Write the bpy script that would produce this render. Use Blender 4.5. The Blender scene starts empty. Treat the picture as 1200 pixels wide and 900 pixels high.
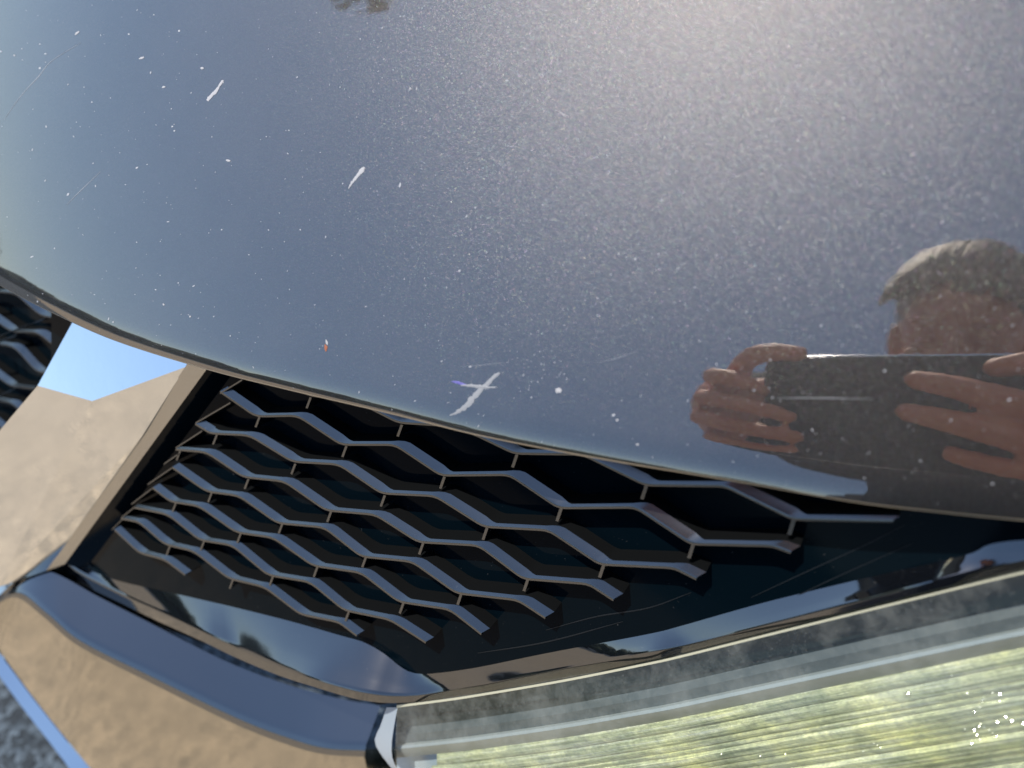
import bpy, bmesh, math, random
import numpy as np
from mathutils import Vector, Matrix, noise
random.seed(7)
S = bpy.context.scene
COL = S.collection
V = Vector

# ---------------------------------------------------------------- camera
CAM = V((0, 0, 0.95)); TILT = math.radians(28)
R_ = V((1, 0, 0)); U_ = V((0, math.cos(TILT), math.sin(TILT))); F_ = V((0, math.sin(TILT), -math.cos(TILT)))
FPX = 867.0
cd = bpy.data.cameras.new('camera'); cam = bpy.data.objects.new('camera', cd); COL.objects.link(cam)
cam.location = CAM; cam.rotation_euler = (TILT, 0, 0)
cd.sensor_width = 36; cd.lens = 36 * FPX / 1200; cd.clip_start = 0.005; cd.clip_end = 500
cd.dof.use_dof = True; cd.dof.focus_distance = 0.30; cd.dof.aperture_fstop = 7.0
S.camera = cam

def ray(px, py): return R_ * ((px - 600) / FPX) + U_ * ((450 - py) / FPX) + F_
def P(px, py, z): return CAM + ray(px, py) * z
def on(px, py, p0, n):                       # where the line of sight meets the plane (p0, n)
    r = ray(px, py); return CAM + r * ((p0 - CAM).dot(n) / r.dot(n))
def camz(p): return (p - CAM).dot(F_)

# hood surface: a gently crowned sheet
H0 = P(928, 430, .21); N0 = -ray(928, 430).normalized()
T1 = (R_ - N0 * R_.dot(N0)).normalized(); T2 = N0.cross(T1).normalized()
RA, RB = 3.2, 1.5
def hood_h(a, b): return -(a * a / (2 * RA) + b * b / (2 * RB))
def hood(a, b): return H0 + T1 * a + T2 * b + N0 * hood_h(a, b)
def hood_n(a, b): return (N0 + T1 * (a / RA) + T2 * (b / RB)).normalized()
def hood_ab(px, py):
    r = ray(px, py); s = (H0 - CAM).dot(N0) / r.dot(N0) * 1.02
    for _ in range(30):
        q = CAM + r * s - H0; a = q.dot(T1); b = q.dot(T2)
        f = q.dot(N0) - hood_h(a, b)
        s -= f / (r.dot(N0) + r.dot(T1) * a / RA + r.dot(T2) * b / RB)
    q = CAM + r * s - H0; return q.dot(T1), q.dot(T2)

# sun: mirrored in the hood just above the top of the frame
ab = hood_ab(850, -60); d_ = ray(850, -60).normalized(); n_ = hood_n(*ab)
SUN = (d_ - n_ * (2 * d_.dot(n_))).normalized()
W = bpy.data.worlds.new('World'); S.world = W; W.use_nodes = True
nt = W.node_tree; bg = nt.nodes['Background']; sky = nt.nodes.new('ShaderNodeTexSky')
sky.sky_type = 'NISHITA'; sky.sun_disc = False; sky.sun_elevation = math.asin(SUN.z)
sky.sun_rotation = math.atan2(SUN.x, SUN.y); sky.air_density = 1.0; sky.dust_density = 0.3; sky.ozone_density = 1.5
nt.links.new(sky.outputs[0], bg.inputs[0]); bg.inputs[1].default_value = 0.15
sl = bpy.data.lights.new('sun', 'SUN'); so = bpy.data.objects.new('sun', sl); COL.objects.link(so)
sl.energy = 4.2; sl.angle = math.radians(.55); sl.color = (1, .95, .86)
so.rotation_euler = SUN.to_track_quat('Z', 'Y').to_euler()
S.view_settings.view_transform = 'Standard'; S.view_settings.look = 'None'
S.view_settings.exposure = 0.35; S.view_settings.gamma = 1
print('SUN', SUN, 'elev', math.degrees(math.asin(SUN.z)))

# ---------------------------------------------------------------- materials
def mat(name, base=(.5, .5, .5), rough=.5, metal=0., coat=0., ior=1.5, spec=.5, **k):
    m = bpy.data.materials.new(name); m.use_nodes = True
    p = m.node_tree.nodes['Principled BSDF']
    p.inputs['Base Color'].default_value = (*base, 1); p.inputs['Roughness'].default_value = rough
    p.inputs['Metallic'].default_value = metal; p.inputs['Coat Weight'].default_value = coat
    p.inputs['Coat Roughness'].default_value = .02; p.inputs['IOR'].default_value = ior
    p.inputs['Specular IOR Level'].default_value = spec
    for a, b in k.items(): p.inputs[a.replace('_', ' ')].default_value = b
    return m
def N(m, t, **k):
    n = m.node_tree.nodes.new(t)
    for a, b in k.items(): setattr(n, a, b)
    return n
def L(m, a, b): m.node_tree.links.new(a, b)
def coords(m, scale=1., kind='Object', vec=None):
    t = N(m, 'ShaderNodeTexCoord'); mp = N(m, 'ShaderNodeMapping')
    mp.inputs['Scale'].default_value = vec or (scale,) * 3; L(m, t.outputs[kind], mp.inputs[0]); return mp.outputs[0]
def noise_n(m, co, scale, detail=4, rough=.6):
    n = N(m, 'ShaderNodeTexNoise'); n.inputs['Scale'].default_value = scale; n.inputs['Detail'].default_value = detail
    n.inputs['Roughness'].default_value = rough; L(m, co, n.inputs['Vector']); return n
def ramp(m, fac, stops):
    r = N(m, 'ShaderNodeValToRGB'); L(m, fac, r.inputs[0]); e = r.color_ramp.elements
    while len(e) < len(stops): e.new(.5)
    for q, (p, c) in zip(e, stops): q.position = p; q.color = (*c, 1) if len(c) == 3 else c
    return r
def bump(m, h, s, d=.001, nrm=None):
    b = N(m, 'ShaderNodeBump'); b.inputs['Strength'].default_value = s; b.inputs['Distance'].default_value = d
    L(m, h, b.inputs['Height'])
    if nrm: L(m, nrm, b.inputs['Normal'])
    return b.outputs[0]
def math_n(m, op, a, b):
    n = N(m, 'ShaderNodeMath', operation=op)
    for i, v in enumerate((a, b)):
        if isinstance(v, (int, float)): n.inputs[i].default_value = v
        else: L(m, v, n.inputs[i])
    return n.outputs[0]

def paint_material():
    m = mat('metallic_paint', (.09, .09, .092), .42, 1.0)
    p = m.node_tree.nodes['Principled BSDF']; co = coords(m); geo = N(m, 'ShaderNodeNewGeometry')
    def flakes(scale, tilt):
        vo = N(m, 'ShaderNodeTexVoronoi'); vo.inputs['Scale'].default_value = scale; L(m, co, vo.inputs['Vector'])
        sub = N(m, 'ShaderNodeVectorMath', operation='SUBTRACT'); L(m, vo.outputs['Color'], sub.inputs[0]); sub.inputs[1].default_value = (.5,) * 3
        sc = N(m, 'ShaderNodeVectorMath', operation='SCALE'); L(m, sub.outputs[0], sc.inputs[0]); sc.inputs['Scale'].default_value = tilt
        ad = N(m, 'ShaderNodeVectorMath', operation='ADD'); L(m, sc.outputs[0], ad.inputs[0]); L(m, geo.outputs['Normal'], ad.inputs[1])
        no = N(m, 'ShaderNodeVectorMath', operation='NORMALIZE'); L(m, ad.outputs[0], no.inputs[0]); return vo, no.outputs[0]
    vo, n1 = flakes(9500, .36); L(m, n1, p.inputs['Normal'])
    wn = N(m, 'ShaderNodeTexWhiteNoise'); L(m, vo.outputs['Position'], wn.inputs[0]); hs = N(m, 'ShaderNodeHueSaturation'); hs.inputs['Saturation'].default_value = .5; L(m, wn.outputs['Color'], hs.inputs['Color'])
    mx = N(m, 'ShaderNodeMix', data_type='RGBA', blend_type='MULTIPLY'); mx.inputs[0].default_value = 1
    mx.inputs[6].default_value = (.084, .078, .074, 1); L(m, hs.outputs[0], mx.inputs[7]); L(m, mx.outputs[2], p.inputs['Base Color'])
    # sparse larger flakes that catch the light one by one, faintly coloured
    v2, n2 = flakes(6600, .50); g = N(m, 'ShaderNodeBsdfAnisotropic'); g.inputs['Roughness'].default_value = .30; L(m, n2, g.inputs['Normal'])
    h2 = N(m, 'ShaderNodeHueSaturation'); h2.inputs['Saturation'].default_value = .45; h2.inputs['Value'].default_value = 1.2; w2 = N(m, 'ShaderNodeTexWhiteNoise'); L(m, v2.outputs['Position'], w2.inputs[0]); L(m, w2.outputs['Color'], h2.inputs['Color']); L(m, h2.outputs[0], g.inputs['Color'])
    sep = N(m, 'ShaderNodeSeparateColor'); L(m, v2.outputs['Color'], sep.inputs[0])
    rare = math_n(m, 'GREATER_THAN', sep.outputs[2], .60); dot = math_n(m, 'LESS_THAN', v2.outputs['Distance'], .34); msk = math_n(m, 'MULTIPLY', math_n(m, 'MULTIPLY', rare, dot), .13)
    fm = N(m, 'ShaderNodeMixShader'); L(m, msk, fm.inputs[0]); L(m, p.outputs[0], fm.inputs[1]); L(m, g.outputs[0], fm.inputs[2])
    # clear lacquer
    gl = N(m, 'ShaderNodeBsdfGlossy'); gl.inputs['Roughness'].default_value = .015; gl.inputs['Color'].default_value = (1, .93, .86, 1)
    nz = noise_n(m, co, 260, 3); L(m, bump(m, nz.outputs[0], .02, .0004), gl.inputs['Normal'])
    fr = N(m, 'ShaderNodeFresnel'); fr.inputs['IOR'].default_value = 2.0
    mix = N(m, 'ShaderNodeMixShader'); L(m, math_n(m, 'ADD', fr.outputs[0], .115), mix.inputs[0]); L(m, fm.outputs[0], mix.inputs[1]); L(m, gl.outputs[0], mix.inputs[2])
    # light film of road dust
    du = N(m, 'ShaderNodeBsdfDiffuse'); du.inputs['Color'].default_value = (.42, .40, .38, 1)
    dn = noise_n(m, co, 9, 6, .65); dr = ramp(m, dn.outputs[0], [(.35, (.006,) * 3), (.8, (.05,) * 3)])
    mix2 = N(m, 'ShaderNodeMixShader'); L(m, dr.outputs[0], mix2.inputs[0]); L(m, mix.outputs[0], mix2.inputs[1]); L(m, du.outputs[0], mix2.inputs[2])
    L(m, mix2.outputs[0], m.node_tree.nodes['Material Output'].inputs[0])
    return m

def gloss_black(name, ior=1.75, rough=.035, base=(.004, .005, .007), dust=.012):
    m = mat(name, base, rough, 0, 0, ior, .5); p = m.node_tree.nodes['Principled BSDF']
    co = coords(m); n = noise_n(m, co, 45, 5); L(m, bump(m, n.outputs[0], .035, .0008), p.inputs['Normal'])
    d = noise_n(m, co, 700, 2); r = ramp(m, d.outputs[0], [(.72, base), (.80, (.07, .07, .07))]); L(m, r.outputs[0], p.inputs['Base Color'])
    w = noise_n(m, co, 16, 6); r2 = ramp(m, w.outputs[0], [(.35, (rough,) * 3), (.75, (rough + .10,) * 3)]); L(m, r2.outputs[0], p.inputs['Roughness'])
    return m

def chrome_material(name, base=(.86, .87, .88), rough=.05, wav=.05):
    m = mat(name, base, rough, 1); p = m.node_tree.nodes['Principled BSDF']
    co = coords(m); n = noise_n(m, co, 60, 4); L(m, bump(m, n.outputs[0], wav, .001), p.inputs['Normal'])
    w = noise_n(m, co, 30, 6); r = ramp(m, w.outputs[0], [(.3, (rough,) * 3), (.8, (rough + .07,) * 3)]); L(m, r.outputs[0], p.inputs['Roughness'])
    return m

M = {}
M['paint'] = paint_material()
M['black'] = gloss_black('piano_black', 1.2, base=(.0012, .0042, .0070)); M['black'].node_tree.nodes['Principled BSDF'].inputs['Specular IOR Level'].default_value = .22
M['rim'] = gloss_black('gloss_black_rim', 2.4)
M['bar'] = gloss_black('gloss_black_bar', 2.3, .17)
M['band'] = gloss_black('gloss_black_band', 2.8, .04)
M['chrome'] = chrome_material('chrome', (.86, .87, .88), .025, .05)
M['dchrome'] = chrome_material('dark_chrome', (.52, .48, .41), .05, .10)
M['satin'] = chrome_material('satin_edge', (.50, .48, .45), .22)
M['hem'] = mat('hem_edge', (.50, .46, .40), .35, .85)
M['rubber'] = mat('black_rubber', (.012, .012, .012), .6)
M['under'] = mat('dark_plastic', (.004, .0045, .005), .6, spec=.12)

# ---------------------------------------------------------------- mesh helpers
def link(name, me, m, parent=None, smooth=False):
    o = bpy.data.objects.new(name, me); COL.objects.link(o)
    if m: me.materials.append(m)
    if smooth:
        for f in me.polygons: f.use_smooth = True
    if parent: o.parent = parent
    return o
def mesh(name, vs, fs, m, parent=None, smooth=False, auto=None):
    me = bpy.data.meshes.new(name); me.from_pydata([tuple(v) for v in vs], [], fs); me.update()
    bm = bmesh.new(); bm.from_mesh(me); bmesh.ops.recalc_face_normals(bm, faces=bm.faces); bm.to_mesh(me); bm.free()
    o = link(name, me, m, parent, smooth or auto is not None)
    if auto is not None:
        me.set_sharp_from_angle(angle=math.radians(auto))
    return o
def tag(o, label, cat, group=None):
    o['label'] = label; o['category'] = cat
    if group: o['group'] = group
def empty(name, loc=(0, 0, 0)):
    o = bpy.data.objects.new(name, None); COL.objects.link(o); o.location = loc; o.empty_display_size = .05; return o
def spline(pts, n, closed=False):            # smooth resample of 2D/3D points (centripetal-ish catmull-rom), n samples
    pts = [np.array(p, float) for p in pts]
    q = [2 * pts[0] - pts[1]] + pts + [2 * pts[-1] - pts[-2]]
    seg = []
    for i in range(1, len(q) - 2):
        for t in np.linspace(0, 1, 24, endpoint=False):
            a, b, c, d = q[i - 1:i + 3]
            seg.append(.5 * ((2 * b) + (c - a) * t + (2 * a - 5 * b + 4 * c - d) * t * t + (3 * b - a - 3 * c + d) * t ** 3))
    seg.append(pts[-1]); seg = np.array(seg)
    ln = np.r_[0, np.cumsum(np.linalg.norm(np.diff(seg[:, :2], axis=0), axis=1))]
    t = np.linspace(0, ln[-1], n)
    return np.stack([np.interp(t, ln, seg[:, k]) for k in range(seg.shape[1])], 1)
def loft(name, rails, m, parent, auto=35, close=False, hold=None):
    if hold:                                   # extra rails beside each bend keep the faces flat and the edges tight
        out = [rails[0]]
        for i in range(1, len(rails)):
            a_, b_ = rails[i - 1], rails[i]
            out += [[p.lerp(q, hold) for p, q in zip(a_, b_)], [p.lerp(q, 1 - hold) for p, q in zip(a_, b_)], b_]
        rails = out
    n = len(rails[0]); vs = [v for r in rails for v in r]; fs = []
    k = len(rails)
    for i in range(k if close else k - 1):
        j = (i + 1) % k
        for c in range(n - 1): fs.append((i * n + c, i * n + c + 1, j * n + c + 1, j * n + c))
    if close:
        fs.append(tuple(i * n for i in range(k))); fs.append(tuple(i * n + n - 1 for i in reversed(range(k))))
    o = mesh(name, vs, fs, m, parent, auto=auto)
    ul = o.data.uv_layers.new(name='along'); d = np.r_[0, np.cumsum([(rails[0][i + 1] - rails[0][i]).length for i in range(n - 1)])]
    for lp in o.data.loops: ul.data[lp.index].uv = (d[lp.vertex_index % n], (rails[lp.vertex_index // n][n // 2] - rails[0][n // 2]).length)
    return o

# =================================================================== SETTING
def ground_material(name, c1, c2, stones, sc=1.):
    m = mat(name, c1, .9); p = m.node_tree.nodes['Principled BSDF']; co = coords(m, sc)
    a = noise_n(m, co, 3, 8, .7); b = N(m, 'ShaderNodeTexVoronoi'); b.inputs['Scale'].default_value = 150; L(m, co, b.inputs['Vector'])
    r = ramp(m, a.outputs[0], [(.35, c1), (.7, c2)])
    r2 = ramp(m, b.outputs['Color'], [(.3, (.55, .55, .55)), (.95, stones)])
    mx = N(m, 'ShaderNodeMix', data_type='RGBA', blend_type='MULTIPLY'); mx.inputs[0].default_value = 1
    L(m, r.outputs[0], mx.inputs[6]); L(m, r2.outputs[0], mx.inputs[7]); L(m, mx.outputs[2], p.inputs['Base Color'])
    L(m, bump(m, b.outputs['Distance'], .8, .004), p.inputs['Normal']); return m
M['asphalt'] = ground_material('asphalt', (.030, .040, .050), (.060, .072, .082), (2.6, 2.6, 2.6))
M['concrete'] = ground_material('sunlit_concrete', (.42, .345, .250), (.47, .388, .285), (1.30, 1.22, 1.12), .8)
def quad(name, x0, y0, x1, y1, z, m):
    o = mesh(name, [(x0, y0, z), (x1, y0, z), (x1, y1, z), (x0, y1, z)], [(0, 1, 2, 3)], m); o['kind'] = 'structure'; return o
quad('ground', -200, -200, 200, 200, 0, M['asphalt'])
quad('pavement', -9.0, -6.5, 4, -.10, .004, M['concrete'])

# =================================================================== THE CAR
car = empty('car', (0.1, .1, 0)); 
tag(car, 'dark grey metallic car with scratched hood, gloss black mesh grille and hazy headlight', 'car')
car_inv = Matrix.Translation(-car.location)
def own(o):                                   # part keeps its place under the car
    o.matrix_parent_inverse = car_inv; return o

# ---- hood
edge_px = [(-30, 316), (0, 336), (60, 367), (130, 398), (235, 431), (330, 455), (450, 483), (560, 510), (700, 537), (850, 562), (1000, 588), (1100, 600), (1200, 610), (1350, 622), (1500, 630)]
eab = [np.array(hood_ab(*p)) for p in edge_px]
eab = spline(eab, 200); sl_ = (eab[0] - eab[8]) / np.linalg.norm(eab[0] - eab[8])
eab = np.concatenate([[eab[0] + sl_ * k + np.array((0, k * k * .6)) for k in np.linspace(.5, .01, 40)], eab])
ea, eb = eab[:, 0], eab[:, 1]
def edge_b(a): return float(np.interp(a, ea, eb))
RW, RD = .012, .0016
def hood_full(a, b):
    s = b - edge_b(a); p = hood(a, b)
    if s < RW: p = p - N0 * (RD * (1 - s / RW) ** 3)
    return p
A = np.linspace(ea[0], .26, 220); print('edge', ea[0], eb[0], ea[60], eb[60], hood_ab(0, 0), hood_ab(1200, 0), hood_ab(600, 0)); ss = [0, .0004, .0009, .0015, .0022, .003, .004, .005, .0062, .0075, .009, .0105, .0125, .015, .019, .025, .035] + list(np.linspace(.05, .42, 26))
vs = []; fs = []
slope = [(edge_b(a + .002) - edge_b(a - .002)) / .004 for a in A]
rows = []
hem = [(-.0005, .0005), (.0001, .0010), (.004, .0022), (.03, .006)]      # (towards b, below)
for (s, dd) in reversed(hem):
    rows.append([hood_full(a, edge_b(a)) + T2 * s - N0 * dd for a in A])
for s in ss: rows.append([hood_full(a, edge_b(a) + s) for a in A])
hoodo = own(loft('hood', rows[4:], M['paint'], car, auto=60))
hemo = loft('hood_edge', rows[:5], M['hem'], hoodo, auto=60)

# ---- marks on the hood: thin flakes of missing or scraped paint
M['chip'] = mat('bare_primer', (.40, .39, .40), .7)
M['scrape'] = mat('scraped_lacquer', (.26, .265, .28), .6); M['hair_s'] = mat('fine_scratch', (.27, .28, .30), .5)
M['violet'] = mat('violet_transfer', (.12, .11, .36), .5)
M['rust'] = mat('rust_spot', (.30, .10, .05), .8)
M['dust'] = mat('pale_dust', (.40, .40, .42), .8)
def stroke_mesh(pts, jag=.25, lift=.00008, n=None):     # pts: (px, py, half width px)
    n = n or max(4, int(len(pts) * 5)); c = spline(pts, n); vs = []; fs = []
    for i, (x, y, w) in enumerate(c):
        t = c[min(i + 1, n - 1)] - c[max(i - 1, 0)]; t = t[:2] / (np.linalg.norm(t[:2]) + 1e-9); nx, ny = -t[1], t[0]; w *= .8
        for sgn in (1, 0, -1):
            ww = w * (1 + random.uniform(-jag, jag)) * sgn
            a, b = hood_ab(x + nx * ww, y + ny * ww)
            vs.append(hood_full(a, b) + hood_n(a, b) * (lift * (1 if sgn else 1.8)))
        if i:
            k = 3 * i; fs += [(k - 3, k - 2, k + 1, k), (k - 2, k - 1, k + 2, k + 1)]
    return vs, fs
def stroke(name, pts, m, **k):
    vs, fs = stroke_mesh(pts, **k); return mesh(name, vs, fs, m, hoodo)
stroke('scratch', [(527, 487, 1.0), (536, 483, 2.4), (546, 476, 3.8), (554, 467, 4.0), (562, 458, 3.2), (572, 449, 2.8), (580, 441, 2.6), (586, 437, .8)], M['scrape'], jag=.35, n=40)
stroke('scratch', [(540, 451.5, .8), (552, 452, 2.2), (564, 453, 2.4), (574, 454, 1.4), (583, 454, .5)], M['scrape'], jag=.3, lift=.00012)
stroke('scratch', [(529, 447, .4), (536, 448, 1.8), (544, 450.5, 1.3), (550, 452, .4)], M['violet'])
for pts in ([(651, 456, .3), (653, 457, 3.2), (655.5, 458, 3.8), (657, 460, .6)],
            [(408.5, 221, .5), (412, 215, 1.4), (417, 209, 2.0), (422, 202, 3.0), (426, 197.5, 2.4), (428, 197, .4)],
            [(243, 118, 1.8), (248, 112, 2.6), (253, 107, 1.9), (257, 101, 1.4), (260.5, 95.5, 1.6), (262, 94, .3)],
            [(382, 398, .5), (383, 401, 1.5), (383.5, 403, 1.2), (384, 404, .5)],
            [(163, 69, .7), (166, 68, 1.4), (169, 67, .8)], [(88, 41, .6), (90, 39, 1.4), (93, 37, .9)],
            [(235, 80, .6), (237, 80, 1.7), (239, 80, .6)], [(190, 103, .6), (192, 102, 1.4), (194, 102, .6)],
            [(265, 188, .7), (267, 188, 1.6), (270, 189, .9)], [(16, 65, .5), (17, 65, 1.2), (18, 65, .5)],
            [(480, 103, .4), (481, 104, 1.2), (482, 105, .4)], [(722, 493, .6), (723, 492.5, 1.8), (725, 492, .6)],
            [(745, 521, .5), (747, 521, 1.3), (749, 521, .5)], [(222, 371, .5), (222.5, 371, 1.5), (224, 371, .5)],
            [(191, 356, .5), (192, 357, 1.3), (193, 357, .5)], [(931, 77, .5), (934, 78, 1.3), (938, 76, .5)],
            [(655, 131, .3), (660, 134, 1.0), (665, 137, .3)]):
    stroke('paint_chip', pts, M['chip'], jag=.35)
stroke('rust_mark', [(381, 403.5, .6), (382, 407, 2.1), (382, 410, 1.6), (382, 412, .4)], M['rust'])
for pts in ([(908, 466.5, .25), (960, 466.5, .7), (1024, 467.5, .25)], [(5, 140, .3), (25, 112, .5), (45, 90, .8), (60, 72, .5), (95, 50, .3)],
            [(78, 240, .3), (95, 223, .6), (118, 201, .3)],            [(700, 425, .3), (722, 420, .5), (745, 412, .3)], [(540, 430, .2), (560, 428, .4), (590, 425, .2)]):
    stroke('hairline_scratch', [(x, y, w * .6) for x, y, w in pts], M['hair_s'], jag=.2, lift=.00004)
vs = []; fs = []
def speck(px, py, w, ang, asp):
    c = [(math.cos(ang), math.sin(ang)), (-math.sin(ang), math.cos(ang))]; b0 = len(vs)
    for (u, v) in ((-1, -.3), (-.2, -1), (.9, -.5), (1, .4), (.1, 1), (-.8, .7)):
        u *= w * asp * random.uniform(.7, 1.2); v *= w * random.uniform(.7, 1.2)
        a, b = hood_ab(px + c[0][0] * u + c[1][0] * v, py + c[0][1] * u + c[1][1] * v)
        if b < edge_b(a) + .0005: del vs[b0:]; return
        vs.append(hood_full(a, b) + hood_n(a, b) * .00005)
    fs.append(tuple(range(b0, b0 + 6)))
for _ in range(1500):
    x = random.uniform(-30, 1230); y = random.uniform(-20, 600)
    if y > np.interp(x, [p[0] for p in edge_px], [p[1] for p in edge_px]) - 3: continue
    speck(x, y, min(1.5, .22 + random.expovariate(5)), random.gauss(-.8, .6), random.choice((1, 1, 1.4, 2.4)))
for _ in range(45):
    speck(random.gauss(628, 30), random.gauss(440, 16), random.uniform(.25, .7), -.8, 1.3)
o = mesh('dust_speck', vs, fs, M['dust'], hoodo); o['kind'] = 'stuff'

# ---- grille: lattice plane measured from the photograph
GS = .315
nG = (-R_ * .4805 - U_ * .3229 - F_ * .8154).normalized()     # outward normal of the grille face
G0 = P(600 + FPX * -.27517, 450 + FPX * .01452, GS)
def G(px, py, depth=0.): return on(px, py, G0, nG) - nG * depth
PD = .0085
panel_depth = G0 - nG * PD
def GP(px, py): return on(px, py, panel_depth, nG)            # on the back panel
def vdown(p):                                                   # in-plane direction that reads as 'down'
    d = (-U_ - nG * (-U_).dot(nG)); return d.normalized()
VD = vdown(None)

inner = [(90, 659), (102, 667), (140, 681), (189, 692), (246, 705), (272, 711), (340, 728), (400, 745), (427, 753), (450, 766), (470, 782), (486, 789), (510, 789), (560, 782), (643, 765), (760, 743), (800, 733), (900, 705), (1033, 673), (1100, 658), (1140, 648), (1160, 638), (1200, 633), (1260, 633), (1330, 622)]
crest = [(78, 657), (100, 672), (150, 697), (195, 717), (245, 741), (280, 757), (330, 779), (372, 795), (410, 806), (435, 811), (460, 813.5), (490, 813), (527, 807), (570, 799), (660, 781), (760, 762), (810, 752), (905, 729), (1025, 698), (1085, 682), (1143, 668), (1175, 660), (1215, 652), (1270, 640), (1340, 625)]
outer = [(62, 664), (88, 681), (140, 706), (185, 728), (238, 752), (275, 770), (325, 791), (368, 805), (408, 817), (433, 822), (460, 824), (490, 822), (530, 817), (572, 810), (660, 795), (760, 774), (805, 764), (910, 737), (1030, 707), (1090, 692), (1146, 678), (1180, 670), (1220, 661), (1275, 648), (1345, 631)]
n = 160
def rs(l): return spline(l, n)
# resample all rails with the same parameter (their control points correspond)
def multi(lists, n):
    big = np.concatenate([np.array(l, float) for l in lists], 1); return [big_s for big_s in np.split(spline(big, n), len(lists), 1)]
rI, rK, rO = multi([inner, crest, outer], n)
PI_ = [GP(*p) for p in rI]
n_up = V((.04, -.15, 1)).normalized(); NUL = V((.06, .05, 1)).normalized(); n_fr = V((-.45, -.75, .48)).normalized()
def mixn(a, b, t): return (a * (1 - t) + b * t).normalized()
PK = []; PO = []; PM = []
for i in range(n):
    t = i / (n - 1); nu = mixn(NUL, n_up, min(1, t * 2.2)); kk = min(1, t * 2.5) * .08
    mid = (rI[i] * .35 + rK[i] * .65)
    # rises gently out of the panel, then flattens on top
    pm = on(*mid, PI_[i], mixn(nu, nG, kk)); PM.append(pm)
    pk = on(*rK[i], pm, nu); PK.append(pk)
    mk = rK[i] * .8 + rO[i] * .2
    pk2 = on(*mk, pk, mixn(n_up, n_fr, .55))
    PO.append((pk2, on(*rO[i], pk2, n_fr)))
rails = [PI_, PM, PK, [a for a, b in PO], [b for a, b in PO]]
back = [b + V((.10, .30, -.25)).normalized() * .02 for b in rails[-1]]
rails.append(back)
rim = own(loft('grille_surround', rails, M['rim'], car, auto=50, hold=.2))
# back panel of the grille, continued under the hood
wall0 = [(242, 432), (210, 477), (175, 523), (140, 570), (105, 617), (80, 652)]
poly = [GP(*p) for p in rI]
top = [GP(x, np.interp(x, [p[0] for p in edge_px], [p[1] for p in edge_px]) - 45) for x in rI[:, 0]]
left_in = [(262, 440), (250, 470), (222, 505), (195, 545), (170, 580), (148, 605), (122, 632), (100, 662)]
pan = loft('panel', [[GP(p[0] * .5 + q_[0] * .5, p[1]) for p, q_ in zip(rI, rI)], top], M['black'], None)
bpy.data.objects.remove(pan)
xs = np.linspace(60, 1345, 140)
tops = [GP(x, np.interp(x, [p[0] for p in edge_px], [p[1] for p in edge_px]) - 45) for x in xs]
bots = []
for x in xs:
    yb = np.interp(x, rI[:, 0], rI[:, 1]); bots.append(GP(x, yb + 2))
mids = [(a * .5 + b * .5) for a, b in zip(tops, bots)]
grille = own(loft('grille', [tops, mids, bots], M['black'], car))

def rounded(pts, r=.22):
    out = [np.array(pts[0], float)]
    for i in range(1, len(pts) - 1):
        a, b, c = (np.array(pts[k], float) for k in (i - 1, i, i + 1))
        ra = min(9, np.linalg.norm(a - b) * r); rc = min(9, np.linalg.norm(c - b) * r)
        p0 = b + (a - b) / np.linalg.norm(a - b) * ra; p2 = b + (c - b) / np.linalg.norm(c - b) * rc
        for t in (0, .33, .67, 1): out.append((1 - t) ** 2 * p0 + 2 * t * (1 - t) * b + t * t * p2)
    out.append(np.array(pts[-1], float)); return out
def bar(pts, name='grille_bar', par=None, Gf=G, nrm=nG, w=13.5, depth=.008):
    pp = rounded(pts); nn = len(pp); rl = [[] for _ in range(7)]
    for i, p in enumerate(pp):
        f = Gf(*p); pa, pb = pp[max(i - 1, 0)], pp[min(i + 1, nn - 1)]; t = (Gf(*pb) - Gf(*pa)).normalized()
        sl = min(1, max(0, (pb[1] - pa[1]) / (np.linalg.norm(pb - pa) + 1e-9)) / .5)
        nc = V((-.22, -.38, .90)); nc = (nc - t * nc.dot(t)).normalized()      # crown face that looks at the sky
        k = w * (.50 + .50 * sl) / (camz(f) / GS) * .84; q = (p[0] + .87 * k, p[1] - .50 * k)
        b = on(*q, f, nc); e = (b - f).normalized()
        nf = (n_fr - t * n_fr.dot(t)).normalized(); lipk = 2.3 / (camz(f) / GS)
        lip = on(p[0] - .15 * lipk, p[1] + lipk, f, nf)
        rl[0].append(f + e * .0002); rl[1].append(f.lerp(b, .12)); rl[2].append(b); rl[3].append(b - nrm * depth); rl[4].append(f - nrm * depth + VD * .001)
        rl[5].append(lip); rl[6].append(f.lerp(lip, .15))
    o = loft(name, rl, M['bar'], par or grille, auto=28, close=True)
    o.data.materials.append(M['under']); n1 = nn - 1
    for f in o.data.polygons:                       # only crown and front lip are polished
        ids = {v // nn for v in f.vertices}
        if ids <= {2, 3} or ids <= {3, 4} or ids <= {4, 5}: f.material_index = 1
    return o
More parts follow.
